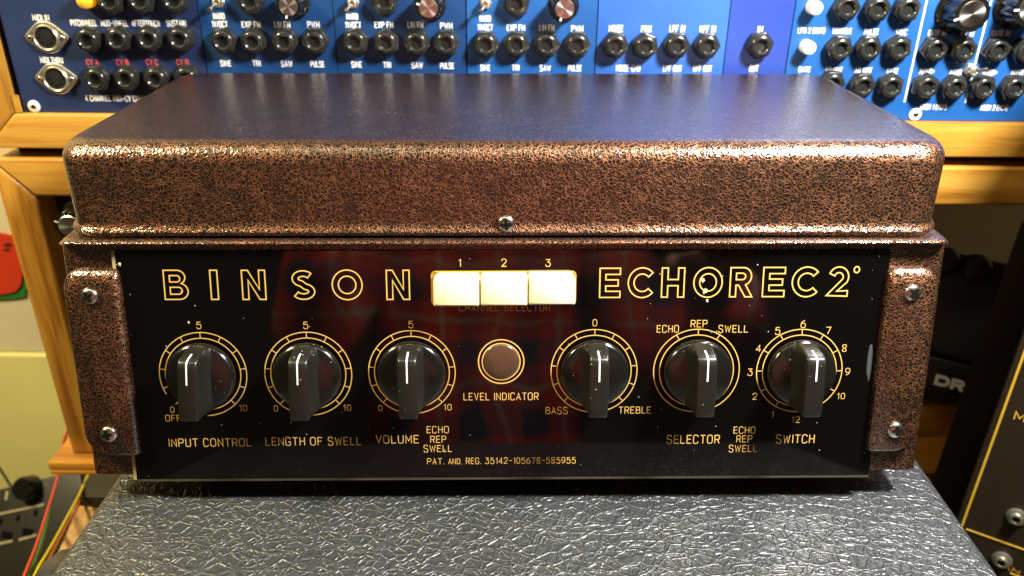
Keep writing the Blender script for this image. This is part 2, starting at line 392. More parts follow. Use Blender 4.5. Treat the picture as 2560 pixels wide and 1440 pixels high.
# side grips screwed to the leaning front
for sx, (o0, o1, v0, v1) in ((-1, (-.2190, -.1916, .0140, .1115)), (1, (.1902, .2162, .0140, .1115))):
    g = []
    rs = (.0035, .009, .012, .002) if sx < 0 else (.009, .0035, .002, .012)
    def ring(ins, n, top=0):
        return [tuple(pw(x*(1-.018*(1-y/.12)), y, n)) for x, y in rrect(o0+ins, o1-ins, v0+ins, v1-ins-top, rs, 7)]
    g = [ring(0, .0006), ring(0, .0042), ring(.0004, .0060, .0006), ring(.0012, .0073, .0024), ring(.0024, .0080, .0056)]
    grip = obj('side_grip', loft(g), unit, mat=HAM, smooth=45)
    sp2 = ((220, 742), (268, 1088)) if sx < 0 else ((2285, 733), (2242, 1077))
    for px, py in sp2:
        u_, v_ = pp(px, py, .0095); screw(grip, pw(u_, v_, .0080), PX, PV, PN, random.uniform(0, 1.5))
# front glass
u0, vt = pp(298, 627); u1, _ = pp(2218, 616); v0 = .0002; vt = .1203
HWP = .1918
panel = obj('front_panel', box(-HWP-.0012, HWP-.0008, 0, vt, .0002, .0030, .0003, 1), unit, frame(P1, PX, PV, PN), mat=GLASS)
obj('panel_edge', box(-HWP-.0010, HWP-.0010, -.0016, -.0001, .0004, .0027), panel, frame(P1, PX, PV, PN), mat=EDGEM)
obj('panel_edge', box(-HWP-.0028, -HWP-.0013, -.0004, vt, .0004, .0030), panel, frame(P1, PX, PV, PN), mat=plain('cream_edge', (.42, .34, .16), .3))
PS = .0030                                               # glass surface above the leaning plane
PXS = 1/4880.
def pl(s, xl, xr, yc, hpx=20, wd=.62, mat=GOLD, name='lettering'):
    "words on the glass between pixel xl and xr, centred on pixel row yc"
    ul, vc = pp(xl, yc, PS); ur, _ = pp(xr, yc, PS); u_, v_ = pp((xl+xr)/2, yc, PS)
    _, va = pp((xl+xr)/2, yc-hpx/2, PS); _, vb = pp((xl+xr)/2, yc+hpx/2, PS)
    t_ = .7*(va-vb)/6*wd
    lettering(s, pw(u_, v_, PS), PX, PV, PN, va-vb-t_, max(ur-ul-t_, .0006) if len(s) > 1 else None, mat, panel, wd, name=name)
for a in (('INPUT CONTROL', 421, 628, 1106, 20), ('LENGTH OF SWELL', 664, 903, 1103, 20), ('VOLUME', 940, 1047, 1098, 20), ('ECHO', 1067, 1122, 1074, 17), ('REP', 1076, 1115, 1098, 17), ('SWELL', 1059, 1130, 1121, 17),
          ('LEVEL INDICATOR', 1159, 1346, 991, 18), ('PAT.', 1068, 1111, 1153, 15), ('AND.', 1121, 1155, 1153, 14), ('REG.', 1165, 1203, 1152, 15), ('35142-105678-585955', 1213, 1439, 1151, 15),
          ('BASS', 1364, 1419, 1026, 17), ('TREBLE', 1547, 1627, 1025, 17), ('ECHO', 1642, 1697, 822, 18), ('REP', 1727, 1768, 809, 18), ('SWELL', 1796, 1870, 822, 18),
          ('SELECTOR', 1667, 1799, 1098, 21), ('ECHO', 1834, 1888, 1075, 17), ('REP', 1841, 1880, 1097, 17), ('SWELL', 1822, 1893, 1121, 17), ('SWITCH', 1940, 2036, 1097, 21),
          ('CHANNEL SELECTOR', 1148, 1376, 769, 17), ('OFF', 414, 452, 1045, 16)):
    pl(*a)
for s, x, y, h in (('1', 1149, 657, 19), ('2', 1260, 657, 19), ('3', 1370, 657, 18), ('5', 497, 813, 17), ('5', 764, 813, 17), ('5', 1027, 811, 17), ('0', 1487, 807, 17),
                   ('0', 431, 1024, 15), ('0', 690, 1021, 15), ('0', 951, 1020, 15), ('6', 2008, 810, 18), ('5', 1944, 827, 18), ('7', 2071, 826, 18), ('4', 1896, 871, 17), ('8', 2111, 870, 17),
                   ('3', 1875, 930, 17), ('9', 2119, 929, 17), ('2', 1887, 991, 16), ('1', 1931, 1036, 15)):
    pl(s, x-6, x+6, y, h)
for s, x, y in (('10', 608, 1020), ('10', 868, 1019), ('10', 1119, 1018), ('10', 2102, 990), ('12', 1989, 1049)):
    pl(s, x-10, x+10, y, 15)
# outlined capitals
def arc(cx_, cy_, rx, ry, a0, a1, n=24): return [V((cx_+rx*math.cos(math.radians(a0+(a1-a0)*i/n)), cy_+ry*math.sin(math.radians(a0+(a1-a0)*i/n)), 0)) for i in range(n+1)]
def poly(*p): return [V((*q, 0)) for q in p]
T = .21
def off_outline(sk, hw):
    L, R = [], []; n = len(sk)
    for i in range(n):
        a = sk[max(i-1, 0)]; b = sk[min(i+1, n-1)]; p = sk[i]
        d1 = (p-a).normalized() if i > 0 else (b-p).normalized(); d2 = (b-p).normalized() if i < n-1 else d1
        n1 = V((-d1.y, d1.x, 0)); n2 = V((-d2.y, d2.x, 0)); m = (n1+n2).normalized(); k = hw/max(m.dot(n1), .5)
        L.append(p+m*k); R.append(p-m*k)
    return L+R[::-1]
def big_letter(ch):
    if ch == 'I': return [poly((0, 0), (0, 1), (T, 1), (T, 0))], T
    if ch == 'N': w_ = .80; return [poly((0, 0), (0, 1), (T, 1), (w_-T, .34), (w_-T, 1), (w_, 1), (w_, 0), (w_-T, 0), (T, .66), (T, 0))], w_
    if ch == 'E': w_ = .72; m = .5; return [poly((0, 0), (0, 1), (w_, 1), (w_, 1-T), (T, 1-T), (T, m+T/2), (w_*.9, m+T/2), (w_*.9, m-T/2), (T, m-T/2), (T, T), (w_, T), (w_, 0))], w_
    if ch == 'H': w_ = .78; return [poly((0, 0), (0, 1), (T, 1), (T, .5+T/2), (w_-T, .5+T/2), (w_-T, 1), (w_, 1), (w_, 0), (w_-T, 0), (w_-T, .5-T/2), (T, .5-T/2), (T, 0))], w_
    if ch == 'O': return [arc(.51, .5, .51, .51, 0, 360, 40)[:-1], arc(.51, .5, .51-T, .51-T, 0, 360, 32)[:-1]], 1.02
    if ch == 'C': return [arc(.51, .5, .51, .51, 42, 318, 36)+arc(.51, .5, .51-T, .51-T, 318, 42, 30)], .9
    if ch == 'B':
        return [poly((0, 0), (0, 1), (.42, 1))+arc(.42, .76, .24, .24, 80, -62, 10)+arc(.45, .28, .28, .28, 62, -90, 12),
                poly((T*.85, .6), (T*.85, .82), (.40, .82))+arc(.40, .71, .10, .11, 80, -90, 8), poly((T*.85, .18), (T*.85, .42), (.43, .42))+arc(.43, .30, .12, .12, 80, -90, 8)], .73
    if ch == 'R':
        return [poly((0, 0), (0, 1), (.46, 1))+arc(.46, .70, .29, .30, 85, -72, 12)+poly((.80, 0), (.55, 0), (.30, .40), (T, .40), (T, 0)),
                poly((T, .59), (T, .81), (.42, .81))+arc(.42, .70, .12, .11, 80, -90, 8)], .80
    if ch == 'S':
        sk = arc(.34, .735, .25, .165, 28, 270, 16)+arc(.36, .27, .27, .165, 88, -152, 16)
        sk = arc(.36, .725, .255, .175, 35, 255, 16)+arc(.36, .275, .27, .175, 75, -150, 16)
        return [off_outline(sk, T*.46)], .73
    if ch == '2':
        sk = arc(.36, .66, .25, .25, 160, -30, 16)+poly((.14, .10), (.70, .10))
        return [off_outline(sk, T*.46)], .72
def big(ch, xl, xr, yt, yb, parent):
    loops, w_ = big_letter(ch); xm = (xl+xr)/2
    u_, vt_ = pp(xm, yt, PS); _, vb_ = pp(xm, yb, PS); ul, _ = pp(xl, (yt+yb)/2, PS); ur, _ = pp(xr, (yt+yb)/2, PS); um, _ = pp(xm, (yt+yb)/2, PS)
    lw = .00064; H = vt_-vb_-lw; W = ur-ul-lw; bm = bmesh.new()
    for k, l in enumerate(loops):
        ribbon(bm, [V((p.x/w_*W, p.y*H, 0)) for p in l], lw, True, k*1e-5)
    obj('lettering', mesh('lettering', bm, GOLD), parent, frame(pw(um-W/2, vb_+lw/2, PS+.00012), PX, PV, PN))
for ch, xl, xr, dy in (('B', 409, 471, 0), ('I', 525, 546, 0), ('N', 604, 665, 0), ('S', 729, 788, 1), ('O', 829, 907, 0), ('N', 965, 1025, 0)): big(ch, xl, xr, 674+dy, 750, panel)
for ch, xl, xr in (('E', 1498, 1552), ('C', 1569, 1634), ('H', 1653, 1712), ('O', 1733, 1807), ('R', 1824, 1883), ('E', 1906, 1963), ('C', 1979, 2046), ('2', 2069, 2123)):
    big(ch, xl, xr, 669-(xl-1498)*.005, 745-(xl-1498)*.005, panel)
u_, v_ = pp(2142, 674, PS); bm = bmesh.new(); ribbon(bm, arc(0, 0, .00135, .00155, 0, 360, 16)[:-1], .0006, True)
obj('lettering', mesh('lettering', bm, GOLD), panel, frame(pw(u_, v_, PS+.00012), PX, PV, PN))
# paint chip on the right edge of the glass
u_, v_ = pp(2174, 905, PS); bm = bmesh.new(); random.seed(3)
pts = [((math.cos(a)*(.0010+random.random()*.0006)), math.sin(a)*(.0085+random.random()*.0025)) for a in [i*math.pi/9 for i in range(18)]]
loft([[(x, y, 0) for x, y in pts], [(x*.7, y*.9, .0002) for x, y in pts]], bm=bm)
obj('paint_chip', bm, panel, frame(pw(u_, v_, PS+.00005), PX, PV, PN), mat=plain('chip_grey', (.035, .04, .04), .6))
for cx_, cy_, rr_ in ((1757, 700, .0011), (1763, 728, .0014), (1768, 752, .0009), (472, 806, .0007), (300, 660, .0010)):
    u_, v_ = pp(cx_, cy_, PS); bm = bmesh.new()
    pts = [(math.cos(a)*rr_*random.uniform(.35, 1), math.sin(a)*rr_*random.uniform(.5, 1.5)) for a in [i*math.pi/7 for i in range(14)]]
    loft([[(x, y, 0) for x, y in pts], [(x*.6, y*.6, .0001) for x, y in pts]], bm=bm)
    obj('paint_chip', bm, panel, frame(pw(u_, v_, PS+.0003), PX, PV, PN), mat=plain('worn_gold', (.62, .52, .30), .6))
# dials
def dial(px, py, ticks, a0=-180, a1=180, ro=.0220, ri=.0190):
    u_, v_ = pp(px, py, PS); bm = bmesh.new(); lw = .00047
    if a1-a0 >= 360:
        ribbon(bm, arc(0, 0, ro, ro, 0, 360, 72)[:-1], lw, True)
    else:
        ribbon(bm, arc(0, 0, ro, ro, 90-a0, 90-a1, 72), lw, False)
    ribbon(bm, arc(0, 0, ri, ri, 0, 360, 64)[:-1], lw, True)
    for a in ticks:
        r_ = math.radians(90-a); c, s = math.cos(r_), math.sin(r_)
        ribbon(bm, [V((c*(ri+.0001), s*(ri+.0001), 0)), V((c*(ro-.0001), s*(ro-.0001), 0))], lw*.9, False, 2e-5, 0)
    obj('dial_scale', mesh('dial_scale', bm, GOLD), panel, frame(pw(u_, v_, PS+.00012), PX, PV, PN)); return u_, v_
T11 = [27.3*i for i in range(-5, 6)]
DI = [(508, 936, T11, -118, 178), (771, 935, T11, -180, 180), (1030, 931, T11, -180, 180), (1485, 928, T11, -180, 180), (1741, 927, (-30, 0, 30), -180, 180), (1998, 927, [30*i for i in range(12)], -180, 180)]
# knob: low bell skirt with a tall grip bar, white line down the bar
def knob_meshes():
    bm = lathe([(.0158, 0), (.0171, .0004), (.0173, .0022), (.0171, .0040), (.0166, .0048), (.0156, .0053), (.0130, .0060), (.0100, .0066), (.0060, .0072), (.0008, .0074)], 56)
    skirt = mesh('knob_skirt', bm, KNOB, 50)
    bm = bmesh.new(); rings = []
    H = .0212
    # cross sections along v, from the top rim down to the overhanging tail: (v, width top, width foot, height, foot height)
    for v, wt, wf, h in ((.0163, .0036, .0046, .0062), (.0160, .0042, .0058, .0094), (.0152, .0044, .0068, .0128), (.0141, .0046, .0076, .0172), (.0131, .0046, .0080, .0200), (.0120, .0046, .0083, .0210), (.0085, .0047, .0087, H),
                         (.0, .0048, .0090, H), (-.0085, .0048, .0087, H*.995), (-.0140, .0047, .0078, H*.985), (-.0166, .0046, .0066, H*.97), (-.0171, .0044, .0060, H*.955)):
        z0 = .0025; pr = []
        for k in range(9):
            f = k/8; wd_ = wf+(wt-wf)*(1-(1-f)**2.6)
            z = z0+(h-.0009-z0)*f; pr.append((wd_, z))
        pr += [(wt-.0003, h-.0003), (wt-.0011, h)]
        rings.append([(-a, v, z) for a, z in pr]+[(a, v, z) for a, z in pr[::-1]])
    loft(rings, bm=bm)
    bar = mesh('grip_bar', bm, GRIP, 42)
    bm = bmesh.new(); path = [(.0150, .0137), (.0140, .0176), (.0131, .0201), (.0120, .0211), (.0085, .0213), (.0015, .02135)]
    hw = .00040; L = [bm.verts.new((-hw, v, z+.00015)) for v, z in path]; R_ = [bm.verts.new((hw, v, z+.00015)) for v, z in path]
    for i in range(len(path)-1): bm.faces.new((L[i], R_[i], R_[i+1], L[i+1]))
    return skirt, bar, mesh('pointer_line', bm, PWHITE)
SK, BAR, PLN = knob_meshes()
kn0 = None
rots = (3, 1, 0, 0, 0, 0)
for i, (px, py, tk, a0, a1) in enumerate(DI):
    u_, v_ = dial(px, py, tk, a0, a1)
    M = frame(pw(u_, v_, PS+.0008), PX, PV, PN) @ Matrix.Rotation(math.radians(-rots[i]), 4, 'Z')
    if kn0 is None:
        kn0 = obj('knob', SK, unit, M); obj('grip_bar', BAR, kn0, M); obj('pointer_line', PLN, kn0, M)
    else: rep(kn0, unit, M)
# level indicator
u_, v_ = pp(1253, 904, PS)
bm = bmesh.new(); ribbon(bm, arc(0, 0, .01155, .01155, 0, 360, 56)[:-1], .0006, True); ribbon(bm, arc(0, 0, .0096, .0096, 0, 360, 56)[:-1], .0006, True)
obj('dial_scale', mesh('dial_scale', bm, GOLD), panel, frame(pw(u_, v_, PS+.00012), PX, PV, PN))
obj('indicator_lens', lathe([(.0093, 0), (.0092, .0004), (.0082, .0008), (.0064, .0012), (.0040, .0014), (.0005, .0015)], 40), unit, frame(pw(u_, v_, PS-.0001), PX, PV, PN), mat=LENS, smooth=60)
# key slot and the three keys
uL, vTp = pp(1077, 677, PS); uR, _ = pp(1441, 677, PS); vBt = vTp-.0165
fr = []
out = rrect(uL, uR, vBt, vTp, (.0022, .0022, .001, .001), 5); inn = rrect(uL+.0005, uR-.0005, vBt+.0005, vTp-.0006, (.0018, .0018, .0008, .0008), 5)
bm = loft([[tuple(pw(x, y, PS-.0002)) for x, y in out], [tuple(pw(x, y, PS+.0007)) for x, y in out], [tuple(pw(x, y, PS+.0007)) for x, y in inn], [tuple(pw(x, y, PS+.0001)) for x, y in inn]], False, False)
obj('key_slot', bm, unit, mat=BRASS, smooth=30)
obj('slot_floor', loft([[tuple(pw(x, y, PS+.0001)) for x, y in inn], [tuple(pw(x, y, PS+.0002)) for x, y in inn]]), unit, mat=BRASS)
def key_bm(wd_, hh, dep, lc, rc):
    # a piano-like key: bevelled block, its upper face falling away towards the slot
    rings = []
    for n_, top, ins in ((0, 0, .0002), (.004, 0, 0), (dep-.0045, 0, 0), (dep-.0018, .0006, .0), (dep-.0006, .0012, .0003), (dep, .0020, .0010)):
        rings.append([(x, y, n_) for x, y in rrect(ins, wd_-ins, ins, hh-top, (rc, lc, .0009, .0009), 4)])
    return loft(rings)
kx = [1080, 1199.5, 1320.5, 1441]
for i in range(3):
    DEP = .0085
    a, vtk = pp(kx[i], 700, PS+DEP); b, _ = pp(kx[i+1], 700, PS+DEP); sk = (.0, .0002, .0006)[i]
    bmk = key_bm(b-a-.0005, .0156, DEP, .003 if i == 0 else .0012, .003 if i == 2 else .0012)
    obj('push_key', bmk, unit, frame(pw(a+.00025, vBt+.0001+sk, PS+.0003), PX, PV, PN), mat=IVORY, smooth=35)

unit.matrix_basis = UM @ Matrix.Translation((0, .44, 0))
# ================================================================== the leatherette cabinet underneath
cab = thing('amplifier_cabinet', 'black crinkled leatherette cabinet the echo machine stands on', 'cabinet', (0, .33, -.4))
bm = loft([[(x, y, z) for x, y in rrect(-.2195+i_, .2370-i_, .10+i_, .513-i_, .012, 6)] for i_, z in [(.0, -.4), (0, -.009)]+[(.009*(1-math.cos(math.radians(a))), -.009+.009*math.sin(math.radians(a))) for a in (15, 30, 45, 60, 75, 90)]])
obj('covering', bm, cab, mat=VIN, smooth=40)
h0 = at(125, 1405, (-.227, 0, 0), (1, 0, 0))
obj('side_fitting', loft([[(x_, h0.y+math.cos(a)*r_, -.012-.024+math.sin(a)*r_) for a in [i*math.pi/12 for i in range(24)]] for x_, r_ in ((-.2196, .026), (-.229, .026), (-.2335, .023), (-.235, .018))]), cab, mat=plain('black_plastic', (.02, .02, .02), .3), smooth=50)

# ================================================================== the modular rack behind
RS = V((cy, -sy, 0)); RN = V((-sy, -cy, 0)); RZ = V((0, 0, 1)); RO = V((0, .575, 0))
def rk(px, py, off=0.):
    q = at(px, py, RO+RN*off, RN)-RO; return q.dot(RS), q.z
def rw(s, z, n=0.): return RO+RS*s+RZ*z+RN*n
RF = frame(RO, RS, RZ, RN)
MB_ = .1470                                              # lower edge of the module panels
hexr = [(math.cos(math.radians(60*i)), math.sin(math.radians(60*i))) for i in range(6)]
def hexring(r, z, rnd=.10):
    pts = []
    for i in range(6):
        a, b, c = V(hexr[i-1]), V(hexr[i]), V(hexr[(i+1) % 6])
        for f in (.5, 1, .5):
            pass
        p = b+(a-b)*rnd; q = b+(c-b)*rnd
        pts += [(p.x*r, p.y*r, z), ((b*.97).x*r, (b*.97).y*r, z), (q.x*r, q.y*r, z)]
    return pts
def jack_meshes():
    bm = loft([hexring(.0097, 0), hexring(.0097, .0042), hexring(.0091, .0056, .16), hexring(.0080, .0061, .22)])
    nut = mesh('jack', bm, JACK, 35)
    bm = lathe([(.0070, .0050), (.0069, .0076), (.0062, .0084), (.0048, .0086), (.0041, .0080), (.0036, .0060), (.0034, .0053)], 28, False, False)
    col = mesh('socket', bm, JACK, 45)
    bm = lathe([(.0035, .0055), (.0034, .0056)], 20); return nut, col, mesh('socket_hole', bm, DARK)
NUT, COL, HOLE = jack_meshes()
jk0 = None
def jack(parent, px, py):
    global jk0
    s, z = rk(px, py, .0085); M = frame(rw(s, z, .0004), RS, RZ, RN) @ Matrix.Rotation(random.choice((0, .05, .14, -.15, .3, .5, -.35, .22)), 4, 'Z')
    if jk0 is None:
        jk0 = obj('jack', NUT, parent, M); obj('socket', COL, jk0, M); obj('socket_hole', HOLE, jk0, M)
    else: rep(jk0, parent, M)
def rtext(parent, s, px, py, h=13, wpx=None, mat=WHITE):
    a, z = rk(px, py); k = 1/3660.; 
    lettering(s, rw(a, z), RS, RZ, RN, h*k, (wpx-2)*k if wpx else None, mat, parent, 1.05, .0006)
def module(x0, x1, mat, label, cat='synth module'):
    s0 = rk(*x0)[0]; s1 = rk(*x1)[0]
    t_ = thing('synth_module', label, cat, rw((s0+s1)/2, MB_, 0), 'blue modules of the rack behind')
    obj('panel', box(s0+.00010, s1-.00010, MB_, .392, -.0018, .0004, .00006, 1), t_, RF, mat=mat)
    return t_
def toggle(parent, px, py, dx, dy, r=.0042):
    s, z = rk(px, py, .006); M = frame(rw(s, z, .0004), RS, RZ, RN)
    tg = obj('toggle_switch', mesh('toggle_switch', loft([hexring(r, 0), hexring(r, .002), hexring(r*.9, .0024)]), NICK, 30), parent, M)
    obj('bushing', lathe([(r*.7, .0022), (r*.68, .0062), (r*.5, .0066), (r*.34, .0056)], 20), tg, M, mat=NICK, smooth=40)
    b = V((0, 0, .005)); e = V((dx, dy, .0125)); rings = []
    d = (e-b).normalized(); a = d.cross(V((0, 1, .2))).normalized(); c = d.cross(a)
    for f, rr in ((0, .0007), (.5, .0010), (.85, .0015), (.97, .0015), (1, .0008)):
        p = b+(e-b)*f; rings.append([tuple(p+a*(rr*math.cos(k*math.pi/5))+c*(rr*math.sin(k*math.pi/5))) for k in range(10)])
    obj('lever', loft(rings), tg, M, mat=STEEL, smooth=50)
def rknob(parent, px, py, r=.0075, h=.015, cap=.0052, pointer=None, off=None, flutes=True):
    s, z = rk(px, py, h); M = frame(rw(s, z, .0004), RS, RZ, RN)
    def rg(rr, zz, fl): return [(rr*(1-(fl*.09 if (k % 4) < 2 else 0))*math.cos(2*math.pi*k/48), rr*(1-(fl*.09 if (k % 4) < 2 else 0))*math.sin(2*math.pi*k/48), zz) for k in range(48)]
    kb = obj('knob', mesh('knob', loft([rg(r*1.22, 0, 0), rg(r*1.22, .0015, 0), rg(r*1.08, .0028, 0), rg(r*1.03, .0034, 1), rg(r*.97, h-.001, 1), rg(r*.90, h, 0)]), KNOB, 35), parent, M)
    obj('knob_cap', lathe([(cap, h-.0002), (cap, h+.0003), (cap*.96, h+.0006), (cap*.1, h+.0006)], 40), kb, M, mat=CAPM, smooth=30)
    if pointer is not None:
        a = math.radians(pointer); c_, s_ = math.cos(a), math.sin(a)
        bm = bmesh.new(); ribbon(bm, [V((c_*cap, s_*cap, 0)), V((c_*r*.95, s_*r*.95, 0))], .0011, False, h+.0004, 0)
        for v in bm.verts: pass
        obj('pointer_line', mesh('pointer_line', bm, PWHITE), kb, M)
    return kb
def rscrew(parent, px, py, washer=WHITE):
    s, z = rk(px, py, .002); M = frame(rw(s, z, .0004), RS, RZ, RN)
    ws = obj('washer', lathe([(.0043, 0), (.0043, .0008), (.0036, .0013), (.0021, .0013)], 24), parent, M, mat=washer, smooth=40)
    obj('screw', SCREW, ws, M @ Matrix.Translation((0, 0, .0008)) @ Matrix.Scale(.52, 4)); obj('cross_recess', CROSS, ws, M @ Matrix.Translation((0, 0, .0009)) @ Matrix.Scale(.55, 4))

WASH = plain('pale_washer', (.60, .66, .74), .35)
m1 = module((2, 42), (516, 172), NAVY, 'navy MIDI converter module at the left end of the rack with two round sockets')
def din(parent, px, py, ang=0):
    s, z = rk(px, py, .002); M = frame(rw(s, z, .0004), RS, RZ, RN)
    def fl(k, zz):
        pts = []
        for i in range(56):
            a = 2*math.pi*i/56; c, s_ = math.cos(a), math.sin(a); R_, r_, c_ = .0108, .0030, .0118
            x, y = (R_*c, R_*s_) if R_ >= r_+c_*abs(c) else (math.copysign(c_, c)+r_*c, r_*s_)
            pts.append((x*k, y*k, zz))
        return pts
    f = obj('din_socket', mesh('din_socket', loft([fl(1, 0), fl(1, .0010), fl(.95, .0015)]), NICK, 40), parent, M)
    obj('rim', lathe([(.0088, .0014), (.0086, .0028), (.0080, .0034), (.0074, .0030), (.0072, .0016)], 36, False, False), f, M, mat=NICK, smooth=50)
    obj('insert', lathe([(.0073, .0016), (.0070, .0022), (.0002, .0023)], 30), f, M, mat=JACK, smooth=40)
    bm = bmesh.new()
    for k in range(5):
        a = math.radians(180+45*k+ang); b_ = lathe([(.0008, .0023), (.0007, .0026)], 8); bmesh.ops.translate(b_, verts=b_.verts, vec=(.0045*math.cos(a), .0045*math.sin(a), 0))
        me_ = bpy.data.meshes.new('t'); b_.to_mesh(me_); b_.free(); bm.from_mesh(me_); bpy.data.meshes.remove(me_)
    obj('pin_holes', mesh('pin_holes', bm, DARK), f, M)
    for sx in (-1, 1):
        obj('rivet', lathe([(.0017, .0012), (.0016, .0020), (.0009, .0025), (.0002, .0026)], 14), f, M @ Matrix.Translation((sx*.0112, 0, 0)), mat=STEEL, smooth=60)
din(m1, 116, 94); din(m1, 140, 197)
s, z = rk(212, 2, .006)
obj('indicator_lamp', lathe([(.0052, 0), (.0052, .004), (.0046, .008), (.0028, .0105), (.0003, .0112)], 24), m1, frame(rw(s, z, .0004), RS, RZ, RN), mat=nt('amber_lens', Base_Color=(.95, .42, .02), Roughness=.15, Emission_Color=(1, .4, .02), Emission_Strength=.35)[0], smooth=60)
for px, py in ((271, 4), (347, 3), (432, 2), (215, 102), (290, 101), (368, 100), (446, 100), (236, 200), (311, 199), (386, 199), (462, 197)): jack(m1, px, py)
for s, x, y, wp in (('MIDI IN', 103, 44, 42), ('MIDI THRU', 130, 150, 58), ('PITCHWHEEL', 210, 57, 66), ('MOD-WHEEL', 287, 58, 68), ('AFTERTOUCH', 365, 58, 70), ('SUSTAIN', 441, 58, 49)): rtext(m1, s, x, y, 13, wp)
for s, x in (('CV A', 232), ('CV B', 307), ('CV C', 381), ('CV D', 457)): rtext(m1, s, x, 155, 12, 31, REDP)
rtext(m1, '4 CHANNEL MIDI-CV CONVERTER', 308, 246, 13, 196)
rscrew(m1, 83, 267, WASH)
def vco(x0, x1, tg, jt, kb, row, cx_, label, mat=BLUE):
    m = module(x0, x1, mat, label)
    toggle(m, tg[0], tg[1], -.003, -.004); jack(m, *jt); rknob(m, kb[0], kb[1], .0085, .016, .0062, kb[2])
    for px, py in row: jack(m, px, py)
    for s, (x, y, wp) in zip(('HARD', '1V/OCT', 'EXP FM', 'LIN FM', 'PWM', 'SINE', 'TRI', 'SAW', 'PULSE'), cx_): rtext(m, s, x, y, 13, wp)
    return m
vco((492, 0), (844, 170), (541, 6), (622, 4), (721, 15, 255), ((555, 105), (630, 106), (709, 106), (785, 106)),
    ((548, 40, 29), (550, 60, 40), (628, 61, 47), (706, 61, 40), (784, 61, 31), (565, 158, 28), (642, 158, 21), (717, 159, 29), (794, 160, 36)), 'blue oscillator module next to the navy converter, silver knob nearest the left')
vco((831, 0), (1166, 170), (880, 8), (959, 5), (1071, 20, 160), ((886, 107), (964, 109), (1040, 110), (1115, 110)),
    ((881, 41, 29), (883, 62, 40), (960, 62, 47), (1039, 62, 40), (1116, 64, 31), (892, 161, 27), (968, 162, 20), (1043, 163, 29), (1118, 164, 36)), 'blue oscillator module in the middle of the three alike ones')
vco((1166, 0), (1486, 175), (1214, 10), (1291, 11), (1412, 22, 250), ((1214, 114), (1291, 114), (1367, 114), (1444, 115)),
    ((1213, 46, 28), (1213, 68, 39), (1290, 69, 46), (1367, 69, 38), (1443, 71, 30), (1213, 169, 26), (1289, 169, 19), (1363, 170, 28), (1437, 170, 35)), 'blue oscillator module touching the sky blue noise module on its right', AZUR)  # brighter blue than its two twins: stronger light put into the panel colour
m5 = module((1497, 0), (1806, 177), SKY, 'plain sky blue noise and filter module with four black jacks in one row')
for px, py in ((1540, 116), (1615, 118), (1694, 116), (1770, 117)): jack(m5, px, py)
for s, x, y, wp in (('NOISE', 1540, 71, 36), ('PINK', 1616, 72, 26), ('LPF IN', 1693, 71, 39), ('HPF IN', 1769, 72, 40), ('NOISE-GND', 1570, 170, 62), ('LPF OUT', 1681, 171, 48), ('HPF OUT', 1756, 171, 48)): rtext(m5, s, x, y, 14, wp)
m6 = module((1829, 0), (1962, 177), VIOL, 'narrow violet blue module with a single black jack')
jack(m6, 1904, 116); rtext(m6, 'IN', 1900, 73, 14, 13); rtext(m6, 'OUT', 1884, 171, 14, 23)
m7 = module((1991, 0), (3080, 177), AZUR, 'wide azure envelope module at the right end with two white dividing lines')
for px, py in ((2122, 21), (2199, 24), (2274, 25), (2104, 124), (2177, 124), (2252, 124), (2085, 212), (2161, 217), (2232, 219), (2344, 126), (2416, 127), (2500, 128), (2572, 130), (2321, 220), (2392, 222), (2465, 222), (2542, 222)): jack(m7, px, py)
for px, py in ((2041, 21), (2024, 121)):
    s, z = rk(px, py, .009)
    obj('white_cap', lathe([(.0046, 0), (.0046, .0080), (.0042, .0088), (.0030, .0092), (.0002, .0093)], 28), m7, frame(rw(s, z, .0004), RS, RZ, RN), mat=plain('cap_white', (.88, .88, .86), .35), smooth=50)
for s, x, y, wp in (('LFO 2 (OUT)', 2028, 76, 68), ('GATE', 2011, 173, 31), ('TRIANGLE', 2104, 77, 50), ('PULSE', 2178, 79, 36), ('SYNC', 2253, 80, 29), ('AD OUT', 2084, 174, 45), ('AR OUT', 2158, 175, 44), ('GATE', 2231, 177, 29),
                    ('GATE IN', 2342, 82, 45), ('CV IN', 2418, 84, 32), ('GATE IN', 2501, 83, 46), ('ADSR+', 2317, 178, 39), ('ADSR-', 2391, 180, 38), ('ADSR+', 2474, 181, 38), ('ADSR-', 2545, 181, 38), ('ADSR 1 (VCF)', 2332, 267, 70), ('ADSR 2 (VCA)', 2484, 269, 72)): rtext(m7, s, x, y, 12, wp)
for a, b in (((2321, 0), (2260, 255)), ((2483, 0), (2412, 257))):
    s, z0 = rk(*b); bm = bmesh.new(); ribbon(bm, [V((s, z0, .0006)), V((s, .380, .0006))], .0011, False, .0006, 0)
    obj('dividing_line', mesh('dividing_line', bm, WHITE), m7, RF)
toggle(m7, 2435, 178, .0058, .0025, .0050)
rknob(m7, 2430, 35, .0125, .019, .0085, 200)
rknob(m7, 2580, 22, .0125, .019, .0085, 185)
rscrew(m7, 2290, 287)

